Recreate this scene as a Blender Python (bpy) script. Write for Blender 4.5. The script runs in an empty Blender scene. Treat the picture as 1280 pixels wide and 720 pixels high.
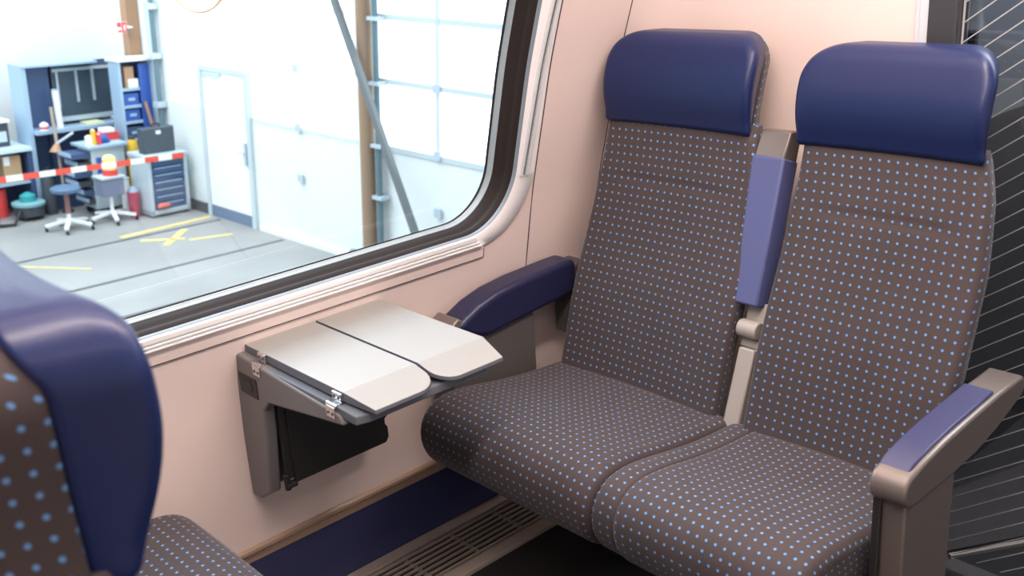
import bpy, math, random
from mathutils import Matrix, Vector
random.seed(4)
S = bpy.context.scene
COL = S.collection
R = math.radians

# ------------------------------------------------------------ camera, world, lights
CAM = Vector((0, 0, 1.44))
cd = bpy.data.cameras.new('camera'); cam = bpy.data.objects.new('camera', cd); COL.objects.link(cam)
right = Vector((0.73238263, -0.67808756, -0.06174908))
up = Vector((0.26805796, 0.20377566, 0.94160523))
fwd = Vector((0.62590783, 0.70616765, -0.33100852))
m = Matrix.Identity(4)
for i in range(3):
    m[i][0] = right[i]; m[i][1] = up[i]; m[i][2] = -fwd[i]; m[i][3] = CAM[i]
cam.matrix_world = m
cd.sensor_width = 36; cd.lens = 1273.8 / 1280 * 36
cd.clip_start = 0.02
cd.dof.use_dof = True; cd.dof.focus_distance = 2.25; cd.dof.aperture_fstop = 5.4
S.camera = cam

S.view_settings.view_transform = 'Standard'; S.view_settings.look = 'None'
S.view_settings.exposure = 0.25; S.view_settings.gamma = 1; S.view_settings.use_curve_mapping = False

wd = bpy.data.worlds.new('world'); S.world = wd; wd.use_nodes = True
wd.node_tree.nodes['Background'].inputs[0].default_value = (0.80, 0.90, 1.0, 1)
wd.node_tree.nodes['Background'].inputs[1].default_value = 0.9

# frame of the workshop: its level ground is turned a little against the parked, canted carriage
WS = Matrix(((0.99324977, -0.09889693, 0.06061594, 0), (0.10177907, 0.99372169, -0.04645663, 0),
             (-0.05564096, 0.05231247, 0.99707948, 0), (0, 0, 0, 1)))
WSM = Matrix.Translation(CAM) @ WS @ Matrix.Translation((0, 0, -3.75))

def area(name, mat, sx, sy, power, color, spread=180):
    l = bpy.data.lights.new(name, 'AREA'); l.shape = 'RECTANGLE'; l.size = sx; l.size_y = sy
    l.energy = power; l.color = color; l.spread = R(spread)
    o = bpy.data.objects.new(name, l); COL.objects.link(o); o.matrix_world = mat
    return o
# carriage ceiling lamps (two rows) - warm white
for n, (x, y, sx, sy, p) in enumerate(((0.9, 0.75, 2.2, 0.14, 36), (0.3, -0.2, 2.6, 0.20, 7), (0.9, 1.22, 2.0, 0.10, 5.0))):
    area('ceiling_lamp_light', Matrix.Translation((x, y, 2.02)), sx, sy, p, (1.0, 0.82, 0.745))
area('vestibule_fill_light', Matrix.Translation((2.95, 0.3, 2.03)), 0.4, 1.4, 85, (0.93, 0.95, 1.0))  # added unseen light, brightens the upper space behind the glass partition
# added cool area lights for the workshop daylight, no roof opening seen
area('workshop_fill_light', WSM @ Matrix.Translation((3.2, 11.5, 7.0)), 8, 7, 900, (0.86, 0.94, 1.0))
area('window_fill_light', WSM @ Matrix.Translation((1.5, 5.5, 7.0)) @ Matrix.Rotation(R(-35), 4, 'X'), 6, 3, 260, (0.72, 0.85, 1.0))  # added light, throws a cool sheen through the window onto the seats

# ------------------------------------------------------------ materials
MATS = {}
def mat(name, col, rough=0.6, metal=0.0, noise=0.0, nscale=40, bump=0.0, bscale=300, emis=None, es=1.0, coat=0.0, sheen=0.0, spec=0.5):
    if name in MATS: return MATS[name]
    m = bpy.data.materials.new(name); m.use_nodes = True; nt = m.node_tree; b = nt.nodes['Principled BSDF']
    b.inputs['Base Color'].default_value = (*col, 1); b.inputs['Roughness'].default_value = rough
    b.inputs['Metallic'].default_value = metal; b.inputs['Specular IOR Level'].default_value = spec
    b.inputs['Coat Weight'].default_value = coat; b.inputs['Sheen Weight'].default_value = sheen
    tc = nt.nodes.new('ShaderNodeTexCoord')
    if noise:
        n = nt.nodes.new('ShaderNodeTexNoise'); n.inputs['Scale'].default_value = nscale; n.inputs['Detail'].default_value = 6
        nt.links.new(tc.outputs['Object'], n.inputs['Vector'])
        r = nt.nodes.new('ShaderNodeMapRange'); r.inputs[3].default_value = 1 - noise; r.inputs[4].default_value = 1 + noise
        nt.links.new(n.outputs['Fac'], r.inputs[0])
        mx = nt.nodes.new('ShaderNodeVectorMath'); mx.operation = 'SCALE'; mx.inputs[0].default_value = col
        nt.links.new(r.outputs[0], mx.inputs['Scale']); nt.links.new(mx.outputs[0], b.inputs['Base Color'])
    if bump:
        n = nt.nodes.new('ShaderNodeTexNoise'); n.inputs['Scale'].default_value = bscale; n.inputs['Detail'].default_value = 3
        nt.links.new(tc.outputs['Object'], n.inputs['Vector'])
        bp = nt.nodes.new('ShaderNodeBump'); bp.inputs['Strength'].default_value = bump; bp.inputs['Distance'].default_value = 0.002
        nt.links.new(n.outputs['Fac'], bp.inputs['Height']); nt.links.new(bp.outputs[0], b.inputs['Normal'])
    if emis:
        b.inputs['Emission Color'].default_value = (*emis, 1); b.inputs['Emission Strength'].default_value = es
    MATS[name] = m
    return m

def dotted(name, base, dot, rad=0.0029, pitch=0.019):
    m = bpy.data.materials.new(name); m.use_nodes = True; nt = m.node_tree; b = nt.nodes['Principled BSDF']; L = nt.links.new
    uv = nt.nodes.new('ShaderNodeUVMap'); uv.uv_map = 'UVMap'
    sc = nt.nodes.new('ShaderNodeVectorMath'); sc.operation = 'SCALE'; sc.inputs['Scale'].default_value = 1 / pitch; L(uv.outputs[0], sc.inputs[0])
    fr = nt.nodes.new('ShaderNodeVectorMath'); fr.operation = 'FRACTION'; L(sc.outputs[0], fr.inputs[0])
    sb = nt.nodes.new('ShaderNodeVectorMath'); sb.operation = 'SUBTRACT'; sb.inputs[1].default_value = (0.5, 0.5, 0); L(fr.outputs[0], sb.inputs[0])
    ln = nt.nodes.new('ShaderNodeVectorMath'); ln.operation = 'LENGTH'; L(sb.outputs[0], ln.inputs[0])
    mr = nt.nodes.new('ShaderNodeMapRange'); mr.inputs[1].default_value = rad / pitch * 1.2; mr.inputs[2].default_value = rad / pitch * 0.8
    L(ln.outputs['Value'], mr.inputs[0])
    tc = nt.nodes.new('ShaderNodeTexCoord')
    n = nt.nodes.new('ShaderNodeTexNoise'); n.inputs['Scale'].default_value = 7; n.inputs['Detail'].default_value = 8; L(tc.outputs['Object'], n.inputs['Vector'])
    rr = nt.nodes.new('ShaderNodeMapRange'); rr.inputs[3].default_value = 0.8; rr.inputs[4].default_value = 1.2; L(n.outputs['Fac'], rr.inputs[0])
    bs = nt.nodes.new('ShaderNodeVectorMath'); bs.operation = 'SCALE'; bs.inputs[0].default_value = base; L(rr.outputs[0], bs.inputs['Scale'])
    mx = nt.nodes.new('ShaderNodeMix'); mx.data_type = 'RGBA'; L(mr.outputs[0], mx.inputs['Factor']); L(bs.outputs[0], mx.inputs['A']); mx.inputs['B'].default_value = (*dot, 1)
    L(mx.outputs['Result'], b.inputs['Base Color'])
    n2 = nt.nodes.new('ShaderNodeTexNoise'); n2.inputs['Scale'].default_value = 700; L(tc.outputs['Object'], n2.inputs['Vector'])
    bp = nt.nodes.new('ShaderNodeBump'); bp.inputs['Strength'].default_value = 0.35; bp.inputs['Distance'].default_value = 0.001
    L(n2.outputs['Fac'], bp.inputs['Height']); L(bp.outputs[0], b.inputs['Normal'])
    b.inputs['Roughness'].default_value = 0.75; b.inputs['Sheen Weight'].default_value = 0.15; b.inputs['Sheen Roughness'].default_value = 0.45
    b.inputs['Specular IOR Level'].default_value = 0.35
    MATS[name] = m
    return m

FAB = dotted('dotted_seat_fabric', (0.052, 0.039, 0.040), (0.11, 0.27, 0.53), rad=0.0026)
LEA = mat('blue_leather', (0.009, 0.019, 0.082), 0.38, bump=0.12, bscale=350, noise=0.10, nscale=6, spec=0.32, coat=0.04)
PADB = mat('blue_arm_pad', (0.013, 0.016, 0.055), 0.36, bump=0.15, bscale=500)
PADV = mat('blue_arm_rubber', (0.075, 0.092, 0.23), 0.6, bump=0.15, bscale=500)
WALL = mat('wall_laminate', (0.81, 0.685, 0.64), 0.36, noise=0.02, nscale=3, bump=0.02, bscale=200)
WHT = mat('white_surround', (0.93, 0.93, 0.93), 0.35)
GREY = mat('seat_grey_plastic', (0.19, 0.165, 0.15), 0.34, metal=0.4, bump=0.05)
GREYL = mat('seat_light_grey', (0.34, 0.315, 0.29), 0.45)
GREYD = mat('dark_grey_plastic', (0.085, 0.080, 0.080), 0.45, bump=0.08)
BLK = mat('black_plastic', (0.022, 0.020, 0.021), 0.5, bump=0.1)
TABLE = mat('table_laminate', (0.31, 0.31, 0.295), 0.4, bump=0.03)
TABED = mat('table_edge_blue_grey', (0.13, 0.145, 0.17), 0.4)
TABG = mat('table_bracket_grey', (0.17, 0.165, 0.165), 0.45, bump=0.06)
CHR = mat('chrome', (0.7, 0.7, 0.7), 0.2, metal=1.0)
RUB = mat('window_rubber', (0.030, 0.022, 0.020), 0.55, spec=0.12)
RUB2 = mat('window_rubber_brown', (0.085, 0.058, 0.045), 0.35)
ALU = mat('window_aluminium', (0.42, 0.50, 0.53), 0.4, metal=0.2)
BLUEP = mat('blue_kick_panel', (0.036, 0.044, 0.125), 0.35)
CARP = mat('black_carpet', (0.012, 0.010, 0.011), 0.95, bump=0.8, bscale=400)
GRILM = mat('grille_bronze_metal', (0.44, 0.38, 0.33), 0.4, metal=0.2)
CEIL = mat('ceiling_panel', (0.75, 0.68, 0.64), 0.5)
LIP = mat('wall_lip_beige', (0.42, 0.30, 0.22), 0.35)
DPOST = mat('dark_post', (0.045, 0.046, 0.052), 0.35)
SEAM = mat('seam_dark', (0.05, 0.03, 0.03), 0.8)

def glass(name, tint, refl=1.0, rough=0.0):
    m = bpy.data.materials.new(name); m.use_nodes = True; nt = m.node_tree
    for n in list(nt.nodes):
        if n.type == 'BSDF_PRINCIPLED': nt.nodes.remove(n)
    out = [n for n in nt.nodes if n.type == 'OUTPUT_MATERIAL'][0]
    t = nt.nodes.new('ShaderNodeBsdfTransparent'); t.inputs[0].default_value = (*tint, 1)
    g = nt.nodes.new('ShaderNodeBsdfGlossy'); g.inputs['Roughness'].default_value = rough; g.inputs[0].default_value = (1, 1, 1, 1)
    lw = nt.nodes.new('ShaderNodeLayerWeight'); lw.inputs[0].default_value = 0.5
    pw = nt.nodes.new('ShaderNodeMath'); pw.operation = 'POWER'; pw.inputs[1].default_value = 5; nt.links.new(lw.outputs['Facing'], pw.inputs[0])
    f = nt.nodes.new('ShaderNodeMath'); f.operation = 'MULTIPLY_ADD'; f.inputs[1].default_value = 0.94; f.inputs[2].default_value = 0.06; nt.links.new(pw.outputs[0], f.inputs[0])
    mu = nt.nodes.new('ShaderNodeMath'); mu.operation = 'MULTIPLY'; mu.inputs[1].default_value = refl
    nt.links.new(f.outputs[0], mu.inputs[0])
    mx = nt.nodes.new('ShaderNodeMixShader')
    nt.links.new(mu.outputs[0], mx.inputs[0]); nt.links.new(t.outputs[0], mx.inputs[1]); nt.links.new(g.outputs[0], mx.inputs[2]); nt.links.new(mx.outputs[0], out.inputs[0])
    MATS[name] = m
    return m
GLS = glass('window_glass', (0.93, 0.97, 0.97))
PGL = glass('partition_glass', (0.62, 0.64, 0.66), 1.6, 0.03)

# ------------------------------------------------------------ object helpers
def tag(o, label=None, cat=None, group=None, kind=None):
    if label: o['label'] = label
    if cat: o['category'] = cat
    if group: o['group'] = group
    if kind: o['kind'] = kind
    return o

def empty(name, loc=(0, 0, 0), rz=0.0, ws=False, label=None, cat=None, group=None):
    o = bpy.data.objects.new(name, None); COL.objects.link(o); o.empty_display_size = 0.05
    mm = Matrix.Translation(loc) @ Matrix.Rotation(rz, 4, 'Z')
    if ws: mm = WSM @ mm
    o.matrix_world = mm
    o['_f'] = 0
    del o['_f']
    WORLD[o.name] = mm
    return tag(o, label, cat, group)
WORLD = {}

def wmat(o):
    if o is None: return Matrix.Identity(4)
    return WORLD[o.name]

class MB:
    """collects shapes in frame coordinates (carriage, or workshop when ws) and links them as ONE mesh"""
    def __init__(s): s.v = []; s.f = []; s.uv = {}
    def add(s, vs, fs, uvs=None):
        b = len(s.v); s.v += [Vector(v) for v in vs]
        for i, f in enumerate(fs):
            s.f.append([b + k for k in f])
            if uvs: s.uv[len(s.f) - 1] = uvs[i]
        return s
    def box(s, x0, x1, y0, y1, z0, z1):
        x0, x1 = min(x0, x1), max(x0, x1); y0, y1 = min(y0, y1), max(y0, y1); z0, z1 = min(z0, z1), max(z0, z1)
        v = [(x, y, z) for x in (x0, x1) for y in (y0, y1) for z in (z0, z1)]
        return s.add(v, [(0, 1, 3, 2), (4, 6, 7, 5), (0, 4, 5, 1), (2, 3, 7, 6), (0, 2, 6, 4), (1, 5, 7, 3)])
    def prism(s, poly, axis, a, b):
        """poly: 2D points; axis: extrusion axis index, the other two axes in order"""
        def mk(p, t):
            q = list(p); q.insert(axis, t); return q
        n = len(poly); v = [mk(p, a) for p in poly] + [mk(p, b) for p in poly]
        f = [tuple(range(n))[::-1], tuple(range(n, 2 * n))] + [(i, (i + 1) % n, n + (i + 1) % n, n + i) for i in range(n)]
        return s.add(v, f)
    def tube(s, pts, r, seg=12, cap=True):
        pts = [Vector(p) for p in pts]; n = len(pts); rs = r if isinstance(r, (list, tuple)) else [r] * n
        rings = []; prev = None
        for i, p in enumerate(pts):
            d = (pts[min(i + 1, n - 1)] - pts[max(i - 1, 0)]).normalized()
            if prev is None:
                a = Vector((0, 0, 1)) if abs(d.z) < 0.9 else Vector((1, 0, 0)); u = d.cross(a).normalized()
            else: u = (prev - d * prev.dot(d)).normalized()
            prev = u; w = d.cross(u)
            rings.append([p + (u * math.cos(2 * math.pi * k / seg) + w * math.sin(2 * math.pi * k / seg)) * rs[i] for k in range(seg)])
        v = [q for rg in rings for q in rg]; f = []
        for i in range(n - 1):
            for k in range(seg): f.append((i * seg + k, i * seg + (k + 1) % seg, (i + 1) * seg + (k + 1) % seg, (i + 1) * seg + k))
        if cap: f += [tuple(range(seg))[::-1], tuple(range((n - 1) * seg, n * seg))]
        return s.add(v, f)
    def beam(s, p, q, w, h, upv=(0, 0, 1)):
        p, q = Vector(p), Vector(q); d = (q - p).normalized(); u = Vector(upv); a = d.cross(u).normalized(); c = a.cross(d)
        v = [e + a * (w / 2 * i) + c * (h / 2 * j) for e in (p, q) for i, j in ((-1, -1), (1, -1), (1, 1), (-1, 1))]
        return s.add(v, [(0, 1, 2, 3), (7, 6, 5, 4), (0, 4, 5, 1), (1, 5, 6, 2), (2, 6, 7, 3), (3, 7, 4, 0)])
    def loft(s, loops, us, vs, closed=True, caps=True):
        """loops: list of equal-length point rings; us[i][k], vs[i]: UV in metres"""
        n = len(loops[0]); v = [p for l in loops for p in l]; f = []; uv = []
        for i in range(len(loops) - 1):
            for k in range(n if closed else n - 1):
                k2 = (k + 1) % n
                f.append((i * n + k, i * n + k2, (i + 1) * n + k2, (i + 1) * n + k))
                ua, ub = us[i][k], us[i][k + 1] if k + 1 < len(us[i]) else us[i][k2]
                uc, ud = us[i + 1][k + 1] if k + 1 < len(us[i + 1]) else us[i + 1][k2], us[i + 1][k]
                uv.append([(ua, vs[i]), (ub, vs[i]), (uc, vs[i + 1]), (ud, vs[i + 1])])
        if caps:
            for i, rev in ((0, True), (len(loops) - 1, False)):
                idx = list(range(i * n, i * n + n)); 
                if rev: idx = idx[::-1]
                f.append(tuple(idx)); uv.append([(us[i][q - i * n], vs[i]) for q in idx])
        return s.add(v, f, uv)
    def build(s, name, m, parent=None, ws=False, bevel=0.0, smooth=True, seg=2, local=False, angle=35, solid=0.0, sub=0):
        me = bpy.data.meshes.new(name)
        if local: inv = Matrix.Identity(4)
        elif parent is None: inv = WSM if ws else Matrix.Identity(4)
        else: inv = wmat(parent).inverted() @ (WSM if ws else Matrix.Identity(4))
        me.from_pydata([tuple(inv @ v) for v in s.v], [], s.f)
        if s.uv:
            l = me.uv_layers.new(name='UVMap')
            for pi, p in enumerate(me.polygons):
                u = s.uv.get(pi)
                if u:
                    for j, li in enumerate(p.loop_indices): l.data[li].uv = u[j]
        me.materials.append(m)
        import bmesh
        bm = bmesh.new(); bm.from_mesh(me); bmesh.ops.recalc_face_normals(bm, faces=bm.faces); bm.to_mesh(me); bm.free()
        o = bpy.data.objects.new(name, me); COL.objects.link(o)
        if parent is not None: o.parent = parent
        WORLD[o.name] = wmat(parent) if parent is not None else Matrix.Identity(4)
        if bevel:
            bv = o.modifiers.new('bevel', 'BEVEL'); bv.width = bevel; bv.segments = seg; bv.limit_method = 'ANGLE'; bv.angle_limit = R(40)
        if solid:
            sd = o.modifiers.new('solid', 'SOLIDIFY'); sd.thickness = solid; sd.offset = 0
        if smooth:
            for p in me.polygons: p.use_smooth = True
            try: me.set_sharp_from_angle(angle=R(angle))
            except Exception: pass
        return o

def interp(x, xs, ys):
    if x <= xs[0]: return ys[0]
    for i in range(len(xs) - 1):
        if x <= xs[i + 1]:
            t = (x - xs[i]) / (xs[i + 1] - xs[i]); return ys[i] + t * (ys[i + 1] - ys[i])
    return ys[-1]
def smoothi(x, xs, ys):
    h = 0.018; return sum(interp(x + h * k, xs, ys) for k in (-2, -1, 0, 1, 2)) / 5

PZ = [0, .20, .45, .60, .70, .83, 1.15, 1.29, 1.6, 2.05]
PY = [1.845, 1.845, 1.835, 1.822, 1.800, 1.775, 1.688, 1.64, 1.52, 1.33]
def WY(z):
    h = 0.03; return sum(interp(z + h * k, PZ, PY) for k in (-1, 0, 1)) / 3

def rrect(x0, x1, z0, z1, r, nc=14, ns=36):
    """rounded rectangle, constant point count, anticlockwise in (x,z)"""
    p = []
    for (cx, cz, a0) in ((x1 - r, z0 + r, -90), (x1 - r, z1 - r, 0), (x0 + r, z1 - r, 90), (x0 + r, z0 + r, 180)):
        for k in range(nc + 1):
            a = R(a0 + 90 * k / nc); p.append((cx + r * math.cos(a), cz + r * math.sin(a)))
    q = []
    for i in range(len(p)):
        q.append(p[i])
        if (i + 1) % (nc + 1) == 0:
            a, b = p[i], p[(i + 1) % len(p)]
            for k in range(1, ns): q.append((a[0] + (b[0] - a[0]) * k / ns, a[1] + (b[1] - a[1]) * k / ns))
    return q

def ring_surface(mb, loops, closed=True):
    n = len(loops[0]); v = [p for l in loops for p in l]; f = []
    for i in range(len(loops) - 1):
        for k in range(n): f.append((i * n + k, i * n + (k + 1) % n, (i + 1) * n + (k + 1) % n, (i + 1) * n + k))
    mb.add(v, f)

# ------------------------------------------------------------ carriage shell
HOLE = rrect(-0.45, 1.59, 0.765, 1.50, 0.14)
FR = rrect(-0.50, 1.652, 0.732, 1.545, 0.165)
# side wall: first panel with the window opening, then the narrow panel beside the seats
XA0, XA1, Z0, Z1 = -1.7, 1.657, 0.20, 2.05
def rectloop(h):
    cx, cz = 0.55, 1.1; out = []
    xs0, xs1 = -0.5, 1.652
    for (x, z) in h:
        # nearest side assignment through the direction from an inner rectangle skeleton
        if x > 1.45 and z < 0.93: 
            t = math.atan2(-(z - 0.93), (x - 1.45)) / (math.pi / 2)
            out.append((XA1, 0.93 - (0.93 - Z0) * min(1, 2 * t)) if t < 0.5 else (XA1 - (XA1 - 1.45) * (2 * t - 1), Z0))
        elif x > 1.45 and z > 1.38:
            t = math.atan2(z - 1.38, x - 1.45) / (math.pi / 2)
            out.append((XA1, 1.38 + (Z1 - 1.38) * min(1, 2 * t)) if t < 0.5 else (XA1 - (XA1 - 1.45) * (2 * t - 1), Z1))
        elif x < -0.33 and z < 0.93:
            t = math.atan2(-(z - 0.93), -(x + 0.33)) / (math.pi / 2)
            out.append((XA0, 0.93 - (0.93 - Z0) * min(1, 2 * t)) if t < 0.5 else (XA0 + (-0.33 - XA0) * (2 * t - 1), Z0))
        elif x < -0.33 and z > 1.38:
            t = math.atan2(z - 1.38, -(x + 0.33)) / (math.pi / 2)
            out.append((XA0, 1.38 + (Z1 - 1.38) * min(1, 2 * t)) if t < 0.5 else (XA0 + (-0.33 - XA0) * (2 * t - 1), Z1))
        elif z < 0.9: out.append((x, Z0))
        elif z > 1.4: out.append((x, Z1))
        elif x > 1: out.append((XA1, z))
        else: out.append((XA0, z))
    return out
mb = MB(); RL = rectloop(HOLE); loops = []
NR = 14
for i in range(NR + 1):
    t = i / NR
    loops.append([(a[0] + (b[0] - a[0]) * t, WY(a[1] + (b[1] - a[1]) * t), a[1] + (b[1] - a[1]) * t) for a, b in zip(HOLE, RL)])
ring_surface(mb, loops)
# narrow panel
zz = [Z0 + (Z1 - Z0) * k / 40 for k in range(41)]
xs = [1.661, 1.74, 1.82, 1.899]
base = [(x, WY(z), z) for z in zz for x in xs]
mb.add(base, [(i * 4 + k, i * 4 + k + 1, i * 4 + k + 5, i * 4 + k + 4) for i in range(40) for k in range(3)])
tag(mb.build('wall_left', WALL, angle=60), 'pinkish white side wall panels around the window and behind the fold-out table', kind='structure')
# dark joint backing of the panel seams
mb = MB()
for xc in (1.659, 1.901):
    v = [(x, WY(z) + 0.006, z) for z in zz for x in (xc - 0.012, xc + 0.012)]
    mb.add(v, [(2 * i, 2 * i + 1, 2 * i + 3, 2 * i + 2) for i in range(40)])
tag(mb.build('trim_1', SEAM), 'dark joint line between wall panels', kind='structure')
# corner and bulkhead behind the seats
mb = MB(); cols = [(1.903, 0.0)] + [(1.903 + 0.117 * math.sin(R(a)), 0.117 * (1 - math.cos(R(a)))) for a in range(8, 91, 8)] + [(2.02, 0.117)]
rows = []
for z in zz:
    rows.append([(x, WY(z) - dy, z) for x, dy in cols] + [(2.02, y, z) for y in (1.35, 1.2, 1.0)])
n = len(rows[0]); mb.add([p for r in rows for p in r], [(i * n + k, i * n + k + 1, (i + 1) * n + k + 1, (i + 1) * n + k) for i in range(40) for k in range(n - 1)])
mb.box(2.02, 2.03, 1.0, 1.9, 0.0, 0.2)
tag(mb.build('wall_back', WALL, angle=60), 'pinkish white bulkhead behind the two seats', kind='structure')
mb = MB().box(2.012, 2.05, 0.993, 1.003, 0, 2.05).box(2.008, 2.05, 0.973, 0.993, 0, 2.05)
tag(mb.build('trim_2', mat('cool_white_trim', (0.62, 0.68, 0.74), 0.4), bevel=0.002), 'pale vertical trim strip at the end of the bulkhead', kind='structure')
mb = MB().box(2.0, 2.055, 0.914, 0.972, 0, 2.05)
tag(mb.build('trim_3', DPOST, bevel=0.003), 'dark grey upright post of the glass partition', kind='structure')
# wall base lip, blue kick panel
mb = MB().prism([(1.86, .203), (1.842, .206), (1.836, .200), (1.836, .192), (1.846, .184), (1.848, .164), (1.86, .164)], 0, -1.7, 1.9)
tag(mb.build('trim_4', LIP, bevel=0.001), 'beige lip along the bottom of the side wall', kind='structure')
mb = MB().box(-1.7, 2.0, 1.85, 1.87, 0.0, 0.17)
tag(mb.build('baseboard_left', BLUEP), 'dark blue kick panel below the side wall', kind='structure')
mb = MB().box(-1.7, 3.3, -0.95, 1.95, -0.03, 0.0)
tag(mb.build('floor', CARP), 'black carpeted carriage floor', kind='structure')
mb = MB().box(-1.7, 3.3, -0.95, 1.36, 2.05, 2.08)
tag(mb.build('ceiling', CEIL), kind='structure', label='pale carriage ceiling')
mb = MB().box(-1.7, 3.3, -0.98, -0.95, 0, 0.75).box(-1.7, 3.3, -0.98, -0.95, 1.5, 2.05).box(-1.7, -0.5, -0.98, -0.95, 0.75, 1.5).box(1.6, 3.3, -0.98, -0.95, 0.75, 1.5)
tag(mb.build('wall_right', WALL), kind='structure', label='opposite side wall of the carriage')
mb = MB().box(-1.73, -1.7, -0.98, 1.9, 0, 2.08)
tag(mb.build('wall_front', WALL), kind='structure', label='end wall of the carriage compartment')
VEST = mat('vestibule_grey', (0.11, 0.115, 0.125), 0.5)
mb = MB().box(3.27, 3.3, -0.95, 1.95, 0.62, 2.05).box(2.05, 3.27, 1.02, 1.05, 0.95, 2.05).box(3.3, 4.2, -0.98, 1.05, 0.62, 0.66)
tag(mb.build('wall_vestibule', VEST), kind='structure', label='dark grey vestibule wall behind the glass partition')

tag(MB().box(4.2, 4.23, -0.98, 1.05, -0.03, 0.66).box(3.3, 4.2, 1.02, 1.05, 0, 0.62).box(3.3, 4.2, -0.98, -0.95, 0, 0.62).box(3.3, 4.2, -0.98, 1.05, -0.03, 0).box(2.055, 3.27, 1.02, 1.05, 0, 0.95).build('wall_stairwell_shaded', BLK), kind='structure', label='stairwell recess and lower side wall, coloured black for the shade behind the partition')  # shade put into the colour: black below, grey vestibule wall above
# ------------------------------------------------------------ the window
wnd = empty('window_1', (0.57, 1.78, 0.765)); tag(wnd, 'wide carriage window with rounded corners in a dark rubber seal', kind='structure')
def wl(loop, off): return [(x, WY(z) + off, z) for x, z in loop]
mb = MB()
ring_surface(mb, [wl(HOLE, 0.002), wl(HOLE, -0.005), wl(rrect(-0.452, 1.594, 0.763, 1.502, 0.141), -0.007), wl(rrect(-0.498, 1.649, 0.734, 1.543, 0.164), -0.006), wl(FR, -0.002), wl(FR, 0.002)])
mb.build('window_surround', WHT, wnd, angle=50)
# grooved blind channel on the surround
mb = MB(); pts = []
zz2 = [0.888 + (1.5 - 0.888) * k / 20 for k in range(21)]
def strip(mb, xf, w, off, zz2=zz2):
    v = []
    for z in zz2: v += [(xf(z) - w / 2, WY(z) - off + 0.004, z), (xf(z) - w / 2, WY(z) - off, z), (xf(z) + w / 2, WY(z) - off, z), (xf(z) + w / 2, WY(z) - off + 0.004, z)]
    n = len(zz2); f = [(4 * i + a, 4 * i + b, 4 * i + 4 + b, 4 * i + 4 + a) for i in range(n - 1) for a, b in ((0, 1), (1, 2), (2, 3))] + [(0, 1, 2, 3), (4 * n - 4, 4 * n - 3, 4 * n - 2, 4 * n - 1)]
    mb.add(v, f)
xfn = lambda z: 1.613 + (z - 0.888) * 0.04
strip(mb, xfn, 0.005, 0.0085); mb.build('blind_groove', mat('groove_teal', (0.12, 0.16, 0.17), 0.5), wnd)
mb = MB(); strip(mb, lambda z: xfn(z) + 0.010, 0.010, 0.0125); strip(mb, lambda z: xfn(z) - 0.009, 0.007, 0.0115); mb.build('blind_rail', mat('pale_rail', (0.72, 0.74, 0.76), 0.4), wnd)
# rubber seal: channel of several ribs stepping out to the pane
def rr(d, r): return rrect(-0.45 + d, 1.59 - d, 0.765 + d, 1.50 - d, r)
mb = MB()
L = [(0.000, .140, 0.000), (0.001, .139, .006), (.0035, .137, .010), (.0065, .135, .018), (.0075, .134, .024), (.0050, .1355, .030), (.0052, .1355, .036), (.0090, .132, .042), (.0115, .130, .055), (.0130, .128, .066)]
ring_surface(mb, [wl(rr(d, r), o) for d, r, o in L])
mb.build('rubber_seal', RUB, wnd, angle=80)
mb = MB(); ring_surface(mb, [wl(rr(-0.0005, .1405), -0.004), wl(rr(0.001, .139), -0.0055), wl(rr(0.0025, .138), -0.001), wl(rr(0.0025, .138), 0.006)])
mb.build('seal_bead', mat('bead_grey', (0.22, 0.25, 0.28), 0.4), wnd)
mb = MB(); ring_surface(mb, [wl(rr(.0125, .1285), .065), wl(rr(.0145, .127), .066), wl(rr(.018, .124), .078), wl(rr(.020, .122), .080)])
mb.build('window_frame', ALU, wnd, angle=30)
mb = MB(); ring_surface(mb, [wl(rr(.018, .124), .0795), wl(rr(.0225, .120), .0795)])
mb.build('pane_border', mat('pane_border', (0.02, 0.025, 0.05), 0.4), wnd)
# glass pane: grid between rounded outlines, 2 mm thick
g = rr(.0185, .1235); mb = MB(); c = [(0.57, 1.13)] * len(g)
lp = []
for t in (1, .8, .6, .4, .2, .02): lp.append([(b[0] + (a[0] - b[0]) * t, b[1] + (a[1] - b[1]) * t) for a, b in zip(g, c)])
ring_surface(mb, [wl(l, 0.081) for l in lp]); n = len(g); mb.f.append([5 * n + k for k in range(n)])
mb.build('glass_pane', GLS, wnd)
# outer reveal so no daylight leaks between seal and body
mb = MB(); ring_surface(mb, [wl(rr(.0125, .1285), .066), wl(rr(-.02, .15), .066), wl(rr(-.02, .15), .088), wl(rr(.020, .122), .088), wl(rr(.0195, .122), .083)])
mb.build('outer_reveal', RUB, wnd)
# ribbed sill panel under the window
def sill_piece(nm, prof, xe, m_):
    sec = [(WY(z) + o, z) for z, o in prof]; n = len(sec); x0 = -1.65
    MB().add([(x0, y, z) for y, z in sec] + [(xe(z), y, z) for y, z in sec], [(i, i + 1, n + i + 1, n + i) for i in range(n - 1)] + [tuple(range(n)), tuple(range(n, 2 * n))]).build(nm, m_, wnd, smooth=False)
sill_piece('sill_strip', [(.703, 0.002), (.7035, -.004), (.7335, -.004), (.734, 0.002)], lambda z: 1.505, WALL)
for k, (za, h_) in enumerate(((.7345, .0055), (.7430, .0055), (.7515, .0125))):  # ribs whiter than their bed: light on the top facets put into colour
    sill_piece('sill_rib', [(za, .002), (za, -.009), (za + .0015, -.012), (za + h_ - .001, -.012), (za + h_, -.009), (za + h_, .002)], lambda z: 1.497 - (z - .733) * 0.9, WHT)
sill_piece('sill_bed', [(.7338, .002), (.7338, -.0062), (.7635, -.0062), (.7635, .002)], lambda z: 1.495 - (z - .733) * 0.9, WALL)
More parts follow.
